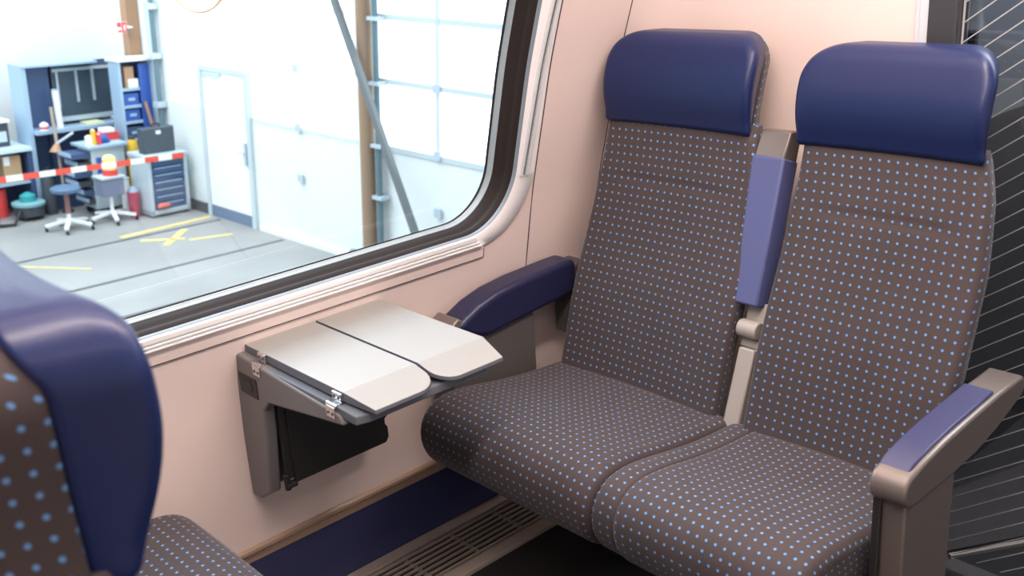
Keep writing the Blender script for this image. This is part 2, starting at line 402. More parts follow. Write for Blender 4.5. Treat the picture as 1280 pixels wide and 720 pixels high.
mb = MB().beam((-1.65, WY(.702) - .0015, .702), (1.506, WY(.702) - .0015, .702), 0.004, 0.0016).beam((1.5065, WY(.702) - .002, .702), (1.5065, WY(.733) - .002, .733), 0.0016, 0.004, (0, 1, 0))
mb.build('sill_joint', SEAM, wnd)

# ------------------------------------------------------------ floor heater grille
gr = empty('floor_grille', (1.0, 1.74, 0), label='bronze metal heater grille set in the floor beside the blue kick panel', cat='grille')
mb = MB().box(-1.2, 1.98, 1.812, 1.848, 0.0, 0.012).box(-1.2, 1.98, 1.638, 1.676, 0.0, 0.012)
mb.build('frame', GRILM, gr, bevel=0.0015)
mb = MB()
for k in range(7): mb.box(-1.2, 1.98, 1.6825 + k * .0190, 1.6895 + k * .0190, 0.005, 0.012)
mb.build('slats', GRILM, gr, bevel=0.001)
mb = MB().box(-1.2, 1.98, 1.676, 1.812, 0.0002, 0.001); mb.build('tray', BLK, gr)
for k in range(11): MB().box(.46 + k * .145, .4635 + k * .145, 1.676, 1.812, 0.002, 0.0125).build('crossbar', GREYL, gr)

# ------------------------------------------------------------ seats
def section(w, xb, xf, rf, rb, bow=0.0, yc=0.0, z=0.0, nf=14, tap=0.0):
    """closed ring in the plane z: start at back centre; xf is the front (+x), xb the back"""
    pts = []
    def P(x, y): pts.append((x, y + yc, z))
    rf = min(rf, (xf - xb) * .55, w * .9); rb = min(rb, (xf - xb) * .4, w * .9)
    for k in range(3): P(xb, (w - rb) * k / 3)
    for k in range(6): a = R(90 * k / 5); P(xb + rb - rb * math.cos(a), w - rb + rb * math.sin(a))
    for k in range(1, 3): P(xb + rb + (xf - rf - xb - rb) * k / 3, w)
    for k in range(8): a = R(90 * k / 7); P(xf - rf + rf * math.sin(a), w - rf + rf * math.cos(a))
    for k in range(1, nf): P(xf, (w - rf) * (1 - 2 * k / nf))
    for k in range(8): a = R(90 * k / 7); P(xf - rf + rf * math.cos(a), -(w - rf) - rf * math.sin(a))
    for k in range(1, 3): P(xf - rf + (xb + rb - xf + rf) * k / 3, -w)
    for k in range(6): a = R(90 * k / 5); P(xb + rb - rb * math.sin(a), -(w - rb) - rb * math.cos(a))
    for k in range(2): P(xb, -(w - rb) * (1 - (k + 1) / 3))
    if tap:
        pts = [(x, yc + (y - yc) * (1 - tap / w * (xf - x) / (xf - xb)), q) for x, y, q in pts]
    if bow:
        pts = [(x + bow * (1 - ((y - yc) / w) ** 2) * max(0, (x - xb) / (xf - xb)), y, zz_) for x, y, zz_ in pts]
    return pts
def arc_u(sec):
    u = [0.0]
    for i in range(1, len(sec) + 1):
        a, b = sec[i - 1], sec[i % len(sec)]; u.append(u[-1] + math.dist(a, b))
    mid = u[-1] / 2
    return [q - mid + 0.0095 for q in u]

def make_seat(name, loc, rz, hw, yshift, rec, label, cat, group, cush=(-0.25, 0.25), cush_strip=None, hz=(0.990, 1.198), fo=0.0, shell=0.078, hx=0.0):
    """local frame: +x the way the sitter faces, origin on the floor under the crease at the seat's middle line"""
    t = empty(name, loc, rz, label=label, cat=cat, group=group)
    Lx = lambda z: -rec * (z - 0.42)
    W = lambda z: smoothi(z, [0.3, 0.5, 0.80, 0.92, 1.02, 1.2], [hw, hw, hw * 0.995, hw * .95, hw * .885, hw * .87])
    YC = lambda z: yshift * interp(z, [0.3, 0.5, 0.80, 0.92, 1.02, 1.2], [0, 0, 0.05, 0.35, 1, 1])
    # upholstered back pad
    mb = MB(); loops = []; us = []; vs = []
    zt_ = hz[0] + 0.018; zs = [0.385] + [0.39 + (zt_ - 0.39) * k / 62 for k in range(63)]
    for z in zs:
        e = 0.0
        if z > zt_ - 0.02: e = (z - zt_ + 0.02) / 0.02 * 0.014
        lum = 0.012 * math.exp(-((z - 0.60) / 0.13) ** 2)
        s = section(W(z) - e * .3, Lx(z) - 0.050, Lx(z) + lum - e, 0.026, 0.008, -0.010, YC(z), z, tap=0.010)
        # stitched fold across the shoulder area
        fold = 0.0052 * math.exp(-((z - 0.868) / 0.006) ** 2)
        s = [(x - fold * (1 if abs(y - YC(z)) < hw * .55 else math.exp(-((abs(y - YC(z)) - hw * .55) / .02) ** 2)) if x > Lx(z) - 0.02 else x, y, q) for x, y, q in s]
        loops.append(s); us.append(arc_u(s)); vs.append(z * math.sqrt(1 + rec * rec))
    mb.loft(loops, us, vs); mb.build('backrest', FAB, t, local=True, angle=60)
    # fabric covered rear shell reaching up behind the headrest
    mb = MB(); loops = []; us = []; vs = []
    N = 70
    for i in range(N + 1):
        top = hz[1] - 0.012; z = 0.30 + (top - 0.30) * i / N; r = 0.06
        dz = z - (top - r); wv = W(z) - (0.012 if fo else 0.022)
        if dz > 0: wv = wv - r + math.sqrt(max(r * r - dz * dz, 1e-5))
        xf = Lx(z) - 0.030 - (0.016 * max(0, (z - top + 0.035) / 0.035)) ; xb = Lx(z) - shell
        s = section(wv, xb, xf, 0.006, 0.014, 0, YC(z), z, tap=0.016); loops.append(s); us.append(arc_u(s)); vs.append(z * math.sqrt(1 + rec * rec))
    mb.loft(loops, us, vs); mb.build('rear_shell', FAB, t, local=True, angle=60)
    mb = MB(); loops = []; us = []; vs = []
    for i in range(31):
        z = 0.30 + (1.10 - 0.30) * i / 30
        s = section(W(z) - 0.055, Lx(z) - 0.020 - shell, Lx(z) + 0.002 - shell, 0.004, 0.012, 0, YC(z), z); loops.append(s); us.append(arc_u(s)); vs.append(z)
    mb.loft(loops, us, vs); mb.build('back_plate', GREYL, t, local=True, angle=60)
    # leather headrest: bulging, tapering to its bottom edge
    mb = MB(); loops = []; us = []; vs = []
    z0, z1 = hz; N = 52
    for i in range(N + 1):
        tt = i / N; z = z0 + (z1 - z0) * (0.5 - 0.5 * math.cos(math.pi * tt))
        r = 0.068; rb_ = 0.014; q = (z - z0) / (z1 - z0)
        F = 0.054 + fo
        f = F * (1 - (1 - q / 0.62) ** 2) if q < 0.62 else F * (1 - 0.20 * ((q - 0.62) / 0.38) ** 2)
        f = max(f, -0.004) + 0.010 * math.exp(-q / 0.08)
        b = smoothi(q, [0, 0.75, 0.88, 1.0], [-0.030, -0.030, -0.044, -0.054])
        rt = 0.030
        if z > z1 - rt: k_ = 1 - math.sqrt(max(0, 1 - ((z - z1 + rt) / rt) ** 2)); f -= rt * 1.0 * k_; b += 0.012 * k_
        if z < z0 + 0.012: k_ = (z0 + 0.012 - z) / 0.012; f -= 0.010 * k_ * k_
        wv = hw * 0.90 + 0.006 + hx; dz = z - (z1 - r)
        if dz > 0: wv = wv - r + math.sqrt(max(r * r - dz * dz, 1e-5))
        dz = (z0 + rb_) - z
        if dz > 0: wv = wv - rb_ * .6 + .6 * math.sqrt(max(rb_ * rb_ - dz * dz, 1e-6))
        s = section(wv, Lx(z) + b, Lx(z) + f, 0.030, 0.008, -0.012, YC(1.1), z, tap=0.034 if fo == 0 else 0.022); loops.append(s); us.append(arc_u(s)); vs.append(z)
    mb.loft(loops, us, vs); mb.build('headrest', LEA, t, local=True, angle=70)
    # cushion: side profile swept across, with rounded flanks
    pr = [(-.045, .300), (-.045, .375), (-.04, .405), (-.02, .420), (.05, .424), (.12, .430), (.20, .443), (.27, .457), (.32, .464), (.355, .465), (.385, .459), (.408, .445), (.425, .424), (.434, .398), (.434, .372), (.426, .345), (.412, .322), (.395, .305), (.370, .296), (.20, .294)]
    # chaikin smoothing
    for _ in range(2):
        q = []
        for i in range(len(pr)):
            a, b = pr[i], pr[(i + 1) % len(pr)]
            q += [(a[0] * .75 + b[0] * .25, a[1] * .75 + b[1] * .25), (a[0] * .25 + b[0] * .75, a[1] * .25 + b[1] * .75)]
        pr = q
    cx = sum(p[0] for p in pr) / len(pr); cz = sum(p[1] for p in pr) / len(pr)
    vv = [0.0]
    for i in range(1, len(pr) + 1): vv.append(vv[-1] + math.dist(pr[i - 1], pr[i % len(pr)]))
    def pad(mb, y0, y1, shr=0.0, re=0.022):
        ys = []
        for k in range(7): a = R(90 * k / 6); ys.append((y0 + re * (1 - math.sin(a)) if False else y0 + re - re * math.cos(a), re - re * math.sin(a)))
        for k in range(1, 12): ys.append((y0 + re + (y1 - y0 - 2 * re) * k / 12, 0))
        for k in range(7): a = R(90 * k / 6); ys.append((y1 - re + re * math.sin(a), re - re * math.cos(a)))
        loops = []; uu = []; u = 0; last = None
        for y, ins in ys:
            ins += shr; l = []
            for i, (x, z) in enumerate(pr):
                a, b = pr[i - 1], pr[(i + 1) % len(pr)]; nx, nz = (b[1] - a[1]), -(b[0] - a[0]); d = math.hypot(nx, nz) or 1
                nx, nz = nx / d, nz / d
                if (x - cx) * nx + (z - cz) * nz < 0: nx, nz = -nx, -nz
                sag = 0.006 * (1 - ((y - (y0 + y1) / 2) / ((y1 - y0) / 2)) ** 2) if z > 0.4 else 0
                l.append((x - nx * ins, y, z - nz * ins + sag * 0.8))
            if last is not None: u += math.hypot(y - last[0], ins - last[1])
            last = (y, ins); loops.append(l); uu.append(u)
        n = len(pr); v = [p for l in loops for p in l]; f = []; uv = []
        for i in range(len(loops) - 1):
            for k in range(n):
                f.append((i * n + k, i * n + (k + 1) % n, (i + 1) * n + (k + 1) % n, (i + 1) * n + k))
                uv.append([(uu[i], vv[k]), (uu[i], vv[k + 1]), (uu[i + 1], vv[k + 1]), (uu[i + 1], vv[k])])
        for i in (0, len(loops) - 1):
            f.append(tuple(range(i * n, i * n + n))); uv.append([(uu[i] + p[0], p[1]) for p in pr])
        mb.add(v, f, uv)
    mb = MB(); pad(mb, *cush); mb.build('seat_cushion', FAB, t, local=True, angle=60)
    if cush_strip:
        mb = MB(); pad(mb, cush_strip[0], cush_strip[1], 0.0035, 0.008); mb.build('cushion_side_strip', FAB, t, local=True, angle=60)
    # underside pan and pedestal
    cy = (cush[0] + cush[1]) / 2
    mb = MB().prism([(-.03, .30), (.36, .298), (.33, .262), (.22, .235), (-.02, .235)], 1, cush[0] + 0.03, cush[1] - 0.03)
    mb.build('seat_pan', BLK, t, local=True, bevel=0.008)
    mb = MB().prism([(-.02, .0), (.06, .0), (.18, .235), (-.02, .235)], 1, cy - 0.05, cy + 0.05)
    mb.build('pedestal', GREYD, t, local=True, bevel=0.01)
    return t

# far pair, facing the camera side (root turned by 180 degrees: local +y is world -Y)
XC = 1.62
G1 = 'dotted fabric train seats'
yw = 1.4395
seatW = make_seat('train_seat', (XC, yw, 0), math.pi, 0.239, -0.030, 0.362,
                  'brown dotted fabric train seat with blue leather headrest, nearest the side wall and window', 'seat', G1, cush=(yw - 1.692, yw - 1.170), hx=-0.003)
ya = 0.926
seatA = make_seat('train_seat', (XC, ya, 0), math.pi, 0.2135, -0.029, 0.362,
                  'brown dotted fabric train seat with blue leather headrest, in front of the striped glass partition', 'seat', G1, cush=(-(1.116 - ya), ya - 0.722), cush_strip=(-(1.164 - ya), -(1.106 - ya)), hz=(0.987, 1.186), hx=0.007)
# near pair, facing away from the camera
seatN = make_seat('train_seat', (0.232, 0.93, 0), 0, 0.208, 0.0, 0.0,
                  'dotted train seat seen from its side close up, blue headrest large at the left edge', 'seat', G1, cush=(-0.21, 0.20), hz=(0.957, 1.188), fo=0.001, shell=0.098)
seatNW = make_seat('train_seat', (0.222, 1.44, 0), 0, 0.235, 0.0, 0.0,
                   'dotted train seat by the window behind the near blue headrest, only its cushion corner showing', 'seat', G1, cush=(-0.26, 0.255))

# recline frame for the far pair: point at height s along the back, y across, off behind the surface
RV = Vector((-0.362, 0, 1)).normalized(); RV = Vector((0.34, 0, 0.94)); RN = Vector((-0.94, 0, 0.34))
def bp_(y, s, off): 
    p = Vector((1.62, 0, 0.42)) + RV * s - RN * off; return Vector((p.x, y, p.z))
def bbox(mb, y0, y1, s0, s1, o0, o1, ty0=None, ty1=None):
    ty0 = y0 if ty0 is None else ty0; ty1 = y1 if ty1 is None else ty1
    v = [bp_(y, s, o) for s, (a, b) in ((s0, (y0, y1)), (s1, (ty0, ty1))) for y in (a, b) for o in (o0, o1)]
    mb.add(v, [(0, 1, 3, 2), (4, 6, 7, 5), (0, 4, 5, 1), (2, 3, 7, 6), (0, 2, 6, 4), (1, 5, 7, 3)])
# folded-up centre armrest
mb = MB(); bbox(mb, 1.146, 1.186, -0.02, 0.165, 0.012, 0.06)
mb.build('folding_arm_support', GREYL, seatW, bevel=0.004)
mb = MB(); bbox(mb, 1.150, 1.196, 0.165, 0.265, 0.030, 0.06); mb.tube([bp_(1.150, 0.205, 0.022), bp_(1.198, 0.205, 0.022)], 0.020, 20)
mb.build('folding_arm_hinge', GREYL, seatW, bevel=0.003)
mb = MB(); bbox(mb, 1.156, 1.218, 0.255, 0.572, 0.0, 0.058, 1.168, 1.248)
o = mb.build('folding_armrest', PADV, seatW, bevel=0.005)
mb = MB()
yy = (1.172, 1.245); prof = [(0.566, 0.004), (0.566, 0.058), (0.622, 0.056), (0.632, 0.048), (0.634, 0.030), (0.628, 0.014)]
v = [bp_(y, s, o_) for y in yy for s, o_ in prof]; n = 6
mb.add(v, [tuple(range(n)), tuple(range(n, 2 * n))] + [(i, (i + 1) % n, n + (i + 1) % n, n + i) for i in range(n)])
cap = mb.build('arm_end_cap', GREY, o, bevel=0.004)

# wall-side armrest
wp = [(1.352, .578), (1.375, .597), (1.42, .618), (1.48, .634), (1.56, .643), (1.70, .648), (1.75, .648), (1.75, .560), (1.62, .548), (1.50, .538), (1.445, .532), (1.40, .548)]
mb = MB().prism(wp, 1, 1.722, 1.800)
wa = mb.build('wall_armrest', PADB, seatW, bevel=0.014, seg=4)
mb = MB().prism([(1.325, .582), (1.362, .603), (1.395, .575), (1.43, .535), (1.36, .50), (1.325, .50)], 1, 1.728, 1.806)
mb.build('armrest_front_cap', GREY, wa, bevel=0.005)
mb = MB().box(1.335, 1.605, 1.735, 1.81, 0.33, 0.552).box(1.74, 1.80, 1.728, 1.80, 0.44, 0.63)
mb.build('armrest_side_panel', GREYD, wa, bevel=0.004)

# aisle armrest
def arc(cx, cz, r, a0, a1, n): return [(cx + r * math.cos(R(a0 + (a1 - a0) * k / n)), cz + r * math.sin(R(a0 + (a1 - a0) * k / n))) for k in range(n + 1)]
ap = arc(1.392, .562, .030, 270, 105, 10) + [(1.43, .601), (1.50, .610), (1.60, .616), (1.70, .621), (1.79, .622)] + arc(1.785, .600, .022, 60, -60, 5) + [(1.70, .552), (1.62, .536), (1.53, .530)]
mb = MB().prism(ap, 1, 0.643, 0.706)
aa = mb.build('aisle_armrest', GREY, seatA, bevel=0.006, seg=3)
mb = MB().prism([(1.375, .583), (1.405, .601), (1.46, .611), (1.53, .618), (1.62, .623), (1.69, .627), (1.69, .612), (1.5, .600), (1.40, .590)], 1, 0.652, 0.7045)
mb.build('arm_pad', PADV if False else mat('arm_pad_blue', (0.040, 0.044, 0.115), 0.38), aa, bevel=0.003)
mb = MB().prism([(1.385, .540), (1.56, .545), (1.565, .08), (1.40, .08)], 1, 0.652, 0.696)
mb.build('armrest_side_panel', GREY, aa, bevel=0.004)
mb = MB().box(1.377, 1.385, 0.690, 0.704, 0.08, 0.545); mb.build('panel_edge', BLK, aa, bevel=0.002)
mb = MB().box(1.39, 1.62, 0.66, 0.69, 0.0, 0.09); mb.build('armrest_foot', GREYD, aa, bevel=0.003)

# ------------------------------------------------------------ fold-out window table
tb = empty('folding_table', (1.02, 1.83, 0.335), label='grey fold-out window table on a wall bracket below the window', cat='table')
def leaf(x0, x1, rside, yf=1.45, ye=1.375, yb=1.822, zt=0.682, zc=0.664, th=0.019):
    # outline from wall side to nose, rounded nose corner at the split side
    out = []
    r = 0.045
    corner = []
    if rside == 'r':
        o = [(x0, yb), (x0, yf), (x0 + 0.016, ye)] + [(x1 - r + r * math.sin(R(90 * k / 8)), ye + r - r * math.cos(R(90 * k / 8))) for k in range(9)] + [(x1, yf), (x1, yb)]
    else:
        o = [(x0, yb), (x0, yf)] + [(x0 + r - r * math.cos(R(90 * k / 8)), ye + r - r * math.sin(R(90 * k / 8))) for k in range(9)] + [(x1 - 0.016, ye), (x1, yf), (x1, yb)]
    zz = lambda y: zt if y >= yf else zt - (yf - y) / (yf - ye) * (zt - zc)
    flat = [i for i, p in enumerate(o) if p[1] >= yf - 1e-6]; nose = [i for i, p in enumerate(o) if p[1] <= yf + 1e-6]
    n = len(o); v = [(x, y, zz(y)) for x, y in o] + [(x, y, min(zt - th, zz(y) - 0.009)) for x, y in o]
    f = [tuple(flat), tuple(nose), tuple(n + i for i in flat)[::-1], tuple(n + i for i in nose)[::-1]] + [(i, (i + 1) % n, n + (i + 1) % n, n + i) for i in range(n)]
    return MB().add(v, f)
for nm, a in (('table_leaf', (0.866, 1.029, 'r')), ('table_leaf', (1.035, 1.200, 'l'))):
    lf = leaf(*a).build(nm, TABLE, tb, bevel=0.0015, smooth=False)
    lf.data.materials.append(TABED)
    for p in lf.data.polygons:
        if abs(p.normal.z) < 0.3: p.material_index = 1
# lower frame
mb = MB().prism([(0.850, 1.822), (0.850, 1.44), (0.858, 1.405), (0.885, 1.398), (1.16, 1.398), (1.185, 1.42), (1.185, 1.822)], 2, 0.642, 0.661)
# nose dips with the leaves: keep the front strip lower
for i, v in enumerate(mb.v):
    if v.y < 1.421: v.z -= 0.010
mb.build('table_frame', TABED, tb, bevel=0.003, smooth=False)
mb = MB().prism([(1.838, .668), (1.44, .648), (1.43, .628), (1.50, .618), (1.63, .598), (1.700, .588), (1.724, .565), (1.730, .50), (1.752, .365), (1.80, .335), (1.838, .330)], 0, 0.846, 0.872)
mb.build('wall_bracket', TABG, tb, bevel=0.005, seg=3)
mb = MB().box(0.872, 1.16, 1.785, 1.832, 0.36, 0.645).box(0.872, 1.16, 1.50, 1.80, 0.628, 0.645)
mb.build('back_box', GREYD, tb, bevel=0.004)
mb = MB().prism([(.886, .615), (.886, .388), (1.118, .388), (1.126, .400), (1.126, .425), (1.120, .432), (1.120, .445), (1.134, .455), (1.140, .560), (1.140, .615)], 1, 1.712, 1.722)
mb.prism([(1.722, .39), (1.78, .42), (1.78, .60), (1.722, .60)], 0, 0.900, 1.115)
wb = mb.build('waste_bin', BLK, tb, bevel=0.003)
mb = MB().box(0.872, 0.886, 1.716, 1.73, 0.40, 0.58); mb.tube([(0.872, 1.722, .375), (0.872, 1.722, .41)], 0.007, 12); mb.tube([(0.868, 1.722, .384), (0.892, 1.722, .384)], 0.008, 14)
mb.build('bin_hinge', BLK, wb, bevel=0.001)
# hinges: butterfly plates with screws and knuckle
for (yc, zc) in ((1.729, .664), (1.464, .660)):
    h = MB().box(0.8440, 0.850, yc - .014, yc + .014, zc - .024, zc - .002).box(0.8600, 0.8655, yc - .014, yc + .014, zc + .001, zc + .019)
    h.box(0.846, 0.865, yc - .012, yc + .012, zc - .003, zc); h.tube([(0.850, yc - .016, zc - 0.001), (0.850, yc + .016, zc - .001)], 0.0045, 12)
    hh = h.build('table_hinge', CHR, tb, bevel=0.0006)
    for dy in (-.007, .007):
        for dz, xx in ((-.015, .844), (.011, .860)): MB().tube([(xx + .0005, yc + dy, zc + dz), (xx - .0012, yc + dy, zc + dz)], 0.0030, 10).build('screw', GREYD, hh)
h = MB().box(0.8440, 0.8462, 1.738, 1.808, 0.585, 0.628)
sk = h.build('power_socket', BLK, tb, bevel=0.001)
mb = MB().prism([(1.752, .606), (1.760, .596), (1.786, .594), (1.794, .606), (1.786, .619), (1.760, .619)], 0, 0.8425, 0.8445); mb.build('socket_opening', BLK, sk)

# ------------------------------------------------------------ striped glass partition
gp = empty('glass_partition', (2.03, 0.3, 0), label='dark glass partition printed with slanting white lines behind the aisle seat', cat='partition')
MB().box(2.026, 2.034, -0.93, 0.912, 0.03, 2.05).build('glass_pane', PGL, gp)
LN = mat('printed_line', (0.40, 0.41, 0.42), 0.6)
mb = MB()
tn = math.tan(R(36.5))
for k in range(-34, 36):
    z77 = 0.9724 + 0.0385 * k
    pts = []
    ya_, yb_ = 0.911, -0.6
    za, zb = z77 + tn * (0.77 - ya_), z77 + tn * (0.77 - yb_)
    if za < 0.04: ya_ = ya_ - (0.04 - za) / tn; za = 0.04
    if zb > 2.04: yb_ = yb_ + (zb - 2.04) / tn; zb = 2.04
    if ya_ <= yb_ + .02: continue
    mb.beam((2.0255, ya_, za), (2.0255, yb_, zb), 0.0006, 0.0022, (0, -math.sin(R(36.5)), math.cos(R(36.5))))
mb.box(2.0245, 2.0258, 0.9085, 0.9125, 0.03, 2.05)
mb.build('printed_lines', LN, gp, smooth=False)
MB().box(2.036, 2.05, 0.890, 0.905, 0.03, 2.05).build('edge_seal', BLK, gp)
sn = empty('threshold_strip', (2.15, 0.8, 0), label='thin metal strip on the floor behind the striped glass', cat='floor strip')
MB().beam((2.064, 0.857, 0.004), (2.60, 0.53, 0.004), 0.012, 0.008).build('metal_strip', mat('warm_strip', (0.6, 0.5, 0.42), 0.35, metal=0.6), sn)
MB().prism([(2.07, .875), (2.62, .555), (2.9, .80), (2.3, 1.0)], 2, 0.0, 0.006).build('mat_panel', mat('floor_red_brown', (0.025, 0.018, 0.016), 0.7), sn)
# ceiling lamps as objects
for (x, y, sx, sy) in ((0.9, 0.75, 2.2, 0.14), (0.3, -0.2, 2.6, 0.20), (0.9, 1.22, 2.0, 0.10)):
    cl = empty('ceiling_light', (x, y, 2.045), label={0.75: 'long strip light in the carriage ceiling over the aisle seats', -0.2: 'long strip light in the carriage ceiling over the camera side', 1.22: 'narrow strip light in the carriage ceiling over the window seats'}[y], cat='light')
    MB().box(x - sx / 2 - .02, x + sx / 2 + .02, y - sy / 2 - .015, y + sy / 2 + .015, 2.035, 2.05).build('lamp_housing', CEIL, cl)
    MB().box(x - sx / 2, x + sx / 2, y - sy / 2, y + sy / 2, 2.028, 2.035).build('diffuser', mat('diffuser', (0.9, 0.85, 0.8), 0.4, emis=(1, 0.8, 0.7), es=2.0), cl)

# ============================================================ the workshop outside (its own level frame)
def wt(name, loc, label, cat, group=None): return empty(name, loc, 0, True, label, cat, group)
WWH = mat('workshop_white', (0.86, 0.88, 0.87), 0.6)
WFL = mat('workshop_concrete', (0.29, 0.29, 0.285), 0.55, noise=0.30, nscale=0.8)
WPAN = mat('sectional_door_panel', (0.80, 0.85, 0.84), 0.5)
WFR = mat('door_frame_grey', (0.55, 0.63, 0.66), 0.5)
WLIT = mat('lit_translucent_pane', (0.9, 0.95, 1.0), 0.5, emis=(0.95, 0.98, 1.0), es=1.6)
NAVY = mat('cabinet_navy', (0.045, 0.085, 0.19), 0.5)
NAVD = mat('panel_slate', (0.05, 0.085, 0.12), 0.5)
SLB = mat('pale_blue_steel', (0.35, 0.48, 0.62), 0.5)
SIL = mat('silver_steel', (0.50, 0.58, 0.64), 0.4)
BLU = mat('box_blue', (0.03, 0.10, 0.42), 0.5)
BRW = mat('wood_post', (0.42, 0.24, 0.14), 0.6)
BRC = mat('column_tan', (0.33, 0.22, 0.14), 0.6)
PTAN = mat('pale_tan', (0.45, 0.36, 0.30), 0.6)
YEL = mat('yellow_plastic', (0.80, 0.50, 0.05), 0.5)
RED = mat('red_plastic', (0.75, 0.06, 0.06), 0.5)
TEAL = mat('teal_paint', (0.03, 0.30, 0.32), 0.4)
WHP = mat('white_plastic', (0.85, 0.86, 0.86), 0.5)
CARD = mat('cardboard', (0.52, 0.33, 0.19), 0.8)
WGD = mat('workshop_dark', (0.05, 0.06, 0.075), 0.5)
STEEL = mat('brace_steel', (0.15, 0.17, 0.18), 0.45)
PIPE = mat('pipe_teal_grey', (0.12, 0.20, 0.24), 0.5)

tag(MB().box(-8, 9, 2.6, 18, -0.2, 0).build('floor_workshop', WFL, ws=True), 'grey concrete workshop floor outside the window', kind='structure')
# end wall with door opening: solid base below 1.45, upper lit panes are separate
mb = MB().box(7.70, 7.9, 2.6, 11.28, 0, 1.45).box(7.70, 7.9, 12.37, 18, 0, 6).box(7.70, 7.9, 11.28, 12.37, 2.08, 6).box(7.72, 7.9, 2.6, 11.28, 1.45, 6)
tag(mb.build('wall_workshop_end', WPAN, ws=True), 'pale workshop end wall of sectional door panels', kind='structure')
tag(MB().box(-8, 7.7, 15.3, 15.5, 0, 6).build('wall_workshop_back', WWH, ws=True), 'white back wall of the workshop', kind='structure')
# translucent lit panes of the sectional doors
pn = empty('window_2', (7.7, 8, 1.45), 0, True); tag(pn, 'bright translucent panes of the sectional doors', kind='structure')
mb = MB()
for y0, y1 in ((2.7, 5.2), (5.24, 7.78), (7.84, 8.75), (9.2, 11.22)):
    for z0, z1 in ((1.50, 2.19), (2.25, 2.88), (2.95, 3.6), (3.66, 4.3)): mb.box(7.694, 7.71, y0, y1, z0, z1)
for z0, z1 in ((2.25, 2.88), (2.95, 3.6), (3.66, 4.3)): mb.box(7.694, 7.705, 11.3, 13.2, z0, z1)
mb.box(7.694, 7.705, 12.42, 13.2, 1.5, 2.19)
mb.build('lit_pane', WLIT, pn, ws=True)
mb = MB()
for z in (1.47, 2.22, 2.915, 3.63): mb.box(7.68, 7.695, 2.6, 8.8, z - .03, z + .03)
for z in (1.47,): mb.box(7.683, 7.695, 9.15, 11.25, z - .008, z + .008)
for y in (7.81, 5.22): mb.box(7.675, 7.695, y - .025, y + .025, 1.45, 4)
mb.build('pane_frame', WFR, pn, ws=True)
mb = MB()
for y in (7.81, 10.25): 
    for z in (1.5, 2.22, 0.86): mb.box(7.655, 7.68, y - .05, y + .05, z - .05, z + .05)
mb.build('panel_hinge', SIL, pn, ws=True)
for z in (0.5, 0.98): pass
mb = MB().box(7.66, 7.7, 9.2, 11.2, 0, .06); tag(mb.build('baseboard_workshop', WHP, ws=True), 'white floor seal under the sectional door', kind='structure')
mb = MB().box(7.66, 7.7, 12.4, 14.3, 0, .14); tag(mb.build('trim_5', WGD, ws=True), 'dark skirting beside the workshop door', kind='structure')
# personnel door
dr = empty('door_1', (7.68, 11.83, 0), 0, True); tag(dr, 'white workshop door with grey frame', kind='structure')
MB().box(7.67, 7.72, 11.34, 12.31, 0.16, 2.02).build('door_panel', WHP, dr, ws=True)
MB().box(7.665, 7.72, 11.34, 12.31, 0.0, 0.16).build('kick_plate', mat('kick_blue', (0.12, 0.19, 0.30), 0.4), dr, ws=True)
MB().box(7.65, 7.72, 11.26, 11.34, 0, 2.08).box(7.65, 7.72, 12.31, 12.39, 0, 2.08).box(7.65, 7.72, 11.34, 12.31, 2.02, 2.08).build('door_frame', WFR, dr, ws=True)
MB().box(7.60, 7.66, 11.85, 12.2, 1.93, 2.0).beam((7.60, 12.1, 1.96), (7.58, 11.65, 1.90), .03, .02).build('door_closer', SIL, dr, ws=True)
MB().box(7.63, 7.67, 11.36, 11.40, 0.85, 1.15).tube([(7.62, 11.38, 1.02), (7.62, 11.50, 1.02)], .012).build('door_handle', SIL, dr, ws=True)
MB().box(7.664, 7.67, 11.42, 12.23, 1.45, 1.95).build('door_window', WLIT, dr, ws=True)
# posts, pipes, brace
p = wt('wall_column', (7.6, 9.03, 0), 'brown wooden column on the workshop end wall beside a teal pipe', 'column')
MB().tube([(7.58, 8.86, 0), (7.58, 8.86, 6)], 0.085, 20).build('column_shaft', BRC, p, ws=True)
p = wt('wall_pipe', (7.6, 8.87, 0), 'dark teal downpipe right of the brown workshop column', 'pipe')
MB().tube([(7.6, 8.69, 0), (7.6, 8.69, 6)], 0.035, 12).build('pipe_tube', PIPE, p, ws=True)
for z in (0.9, 1.5, 2.2, 2.9): MB().box(7.54, 7.68, 8.60, 8.76, z - .02, z + .02).build('pipe_clamp', SIL, p, ws=True)
MB().tube([(7.5, 8.80, .15), (7.5, 9.10, .15)], .07, 14).build('floor_valve', PIPE, p, ws=True)
p = wt('wall_pipe', (7.6, 13.38, 0), 'dark pipe with pale clamps on the workshop wall left of the door', 'pipe')
MB().tube([(7.62, 13.36, 0.3), (7.62, 13.36, 6)], 0.035, 12).build('pipe_tube', PIPE, p, ws=True)
for z in (1.44, 2.12, 2.79, 3.4): MB().box(7.55, 7.69, 13.30, 13.43, z - .04, z + .04).build('pipe_clamp', SIL, p, ws=True)
MB().box(7.64, 7.69, 13.44, 13.60, 0, 6).build('backing_rail', WFR, p, ws=True)
p = wt('timber_column', (7.6, 13.95, 0), 'light brown timber column rising behind the blue bookcase', 'column')
MB().box(7.50, 7.69, 13.84, 14.00, 0, 6).build('column_shaft', BRW, p, ws=True, bevel=.01)
p = wt('steel_brace', (7.3, 8.2, 0), 'dark steel brace slanting across the sectional door', 'brace')
MB().beam((7.40, 9.55 * 7.40 / 7.68 + .02, 3.28), (7.40, 7.55, 0.0), .075, .06, (1, 0, 0)).build('brace_bar', STEEL, p, ws=True)
p = wt('hanging_cable', (7.6, 12.2, 2.8), 'thin cable loop hanging at the top of the workshop wall', 'cable')
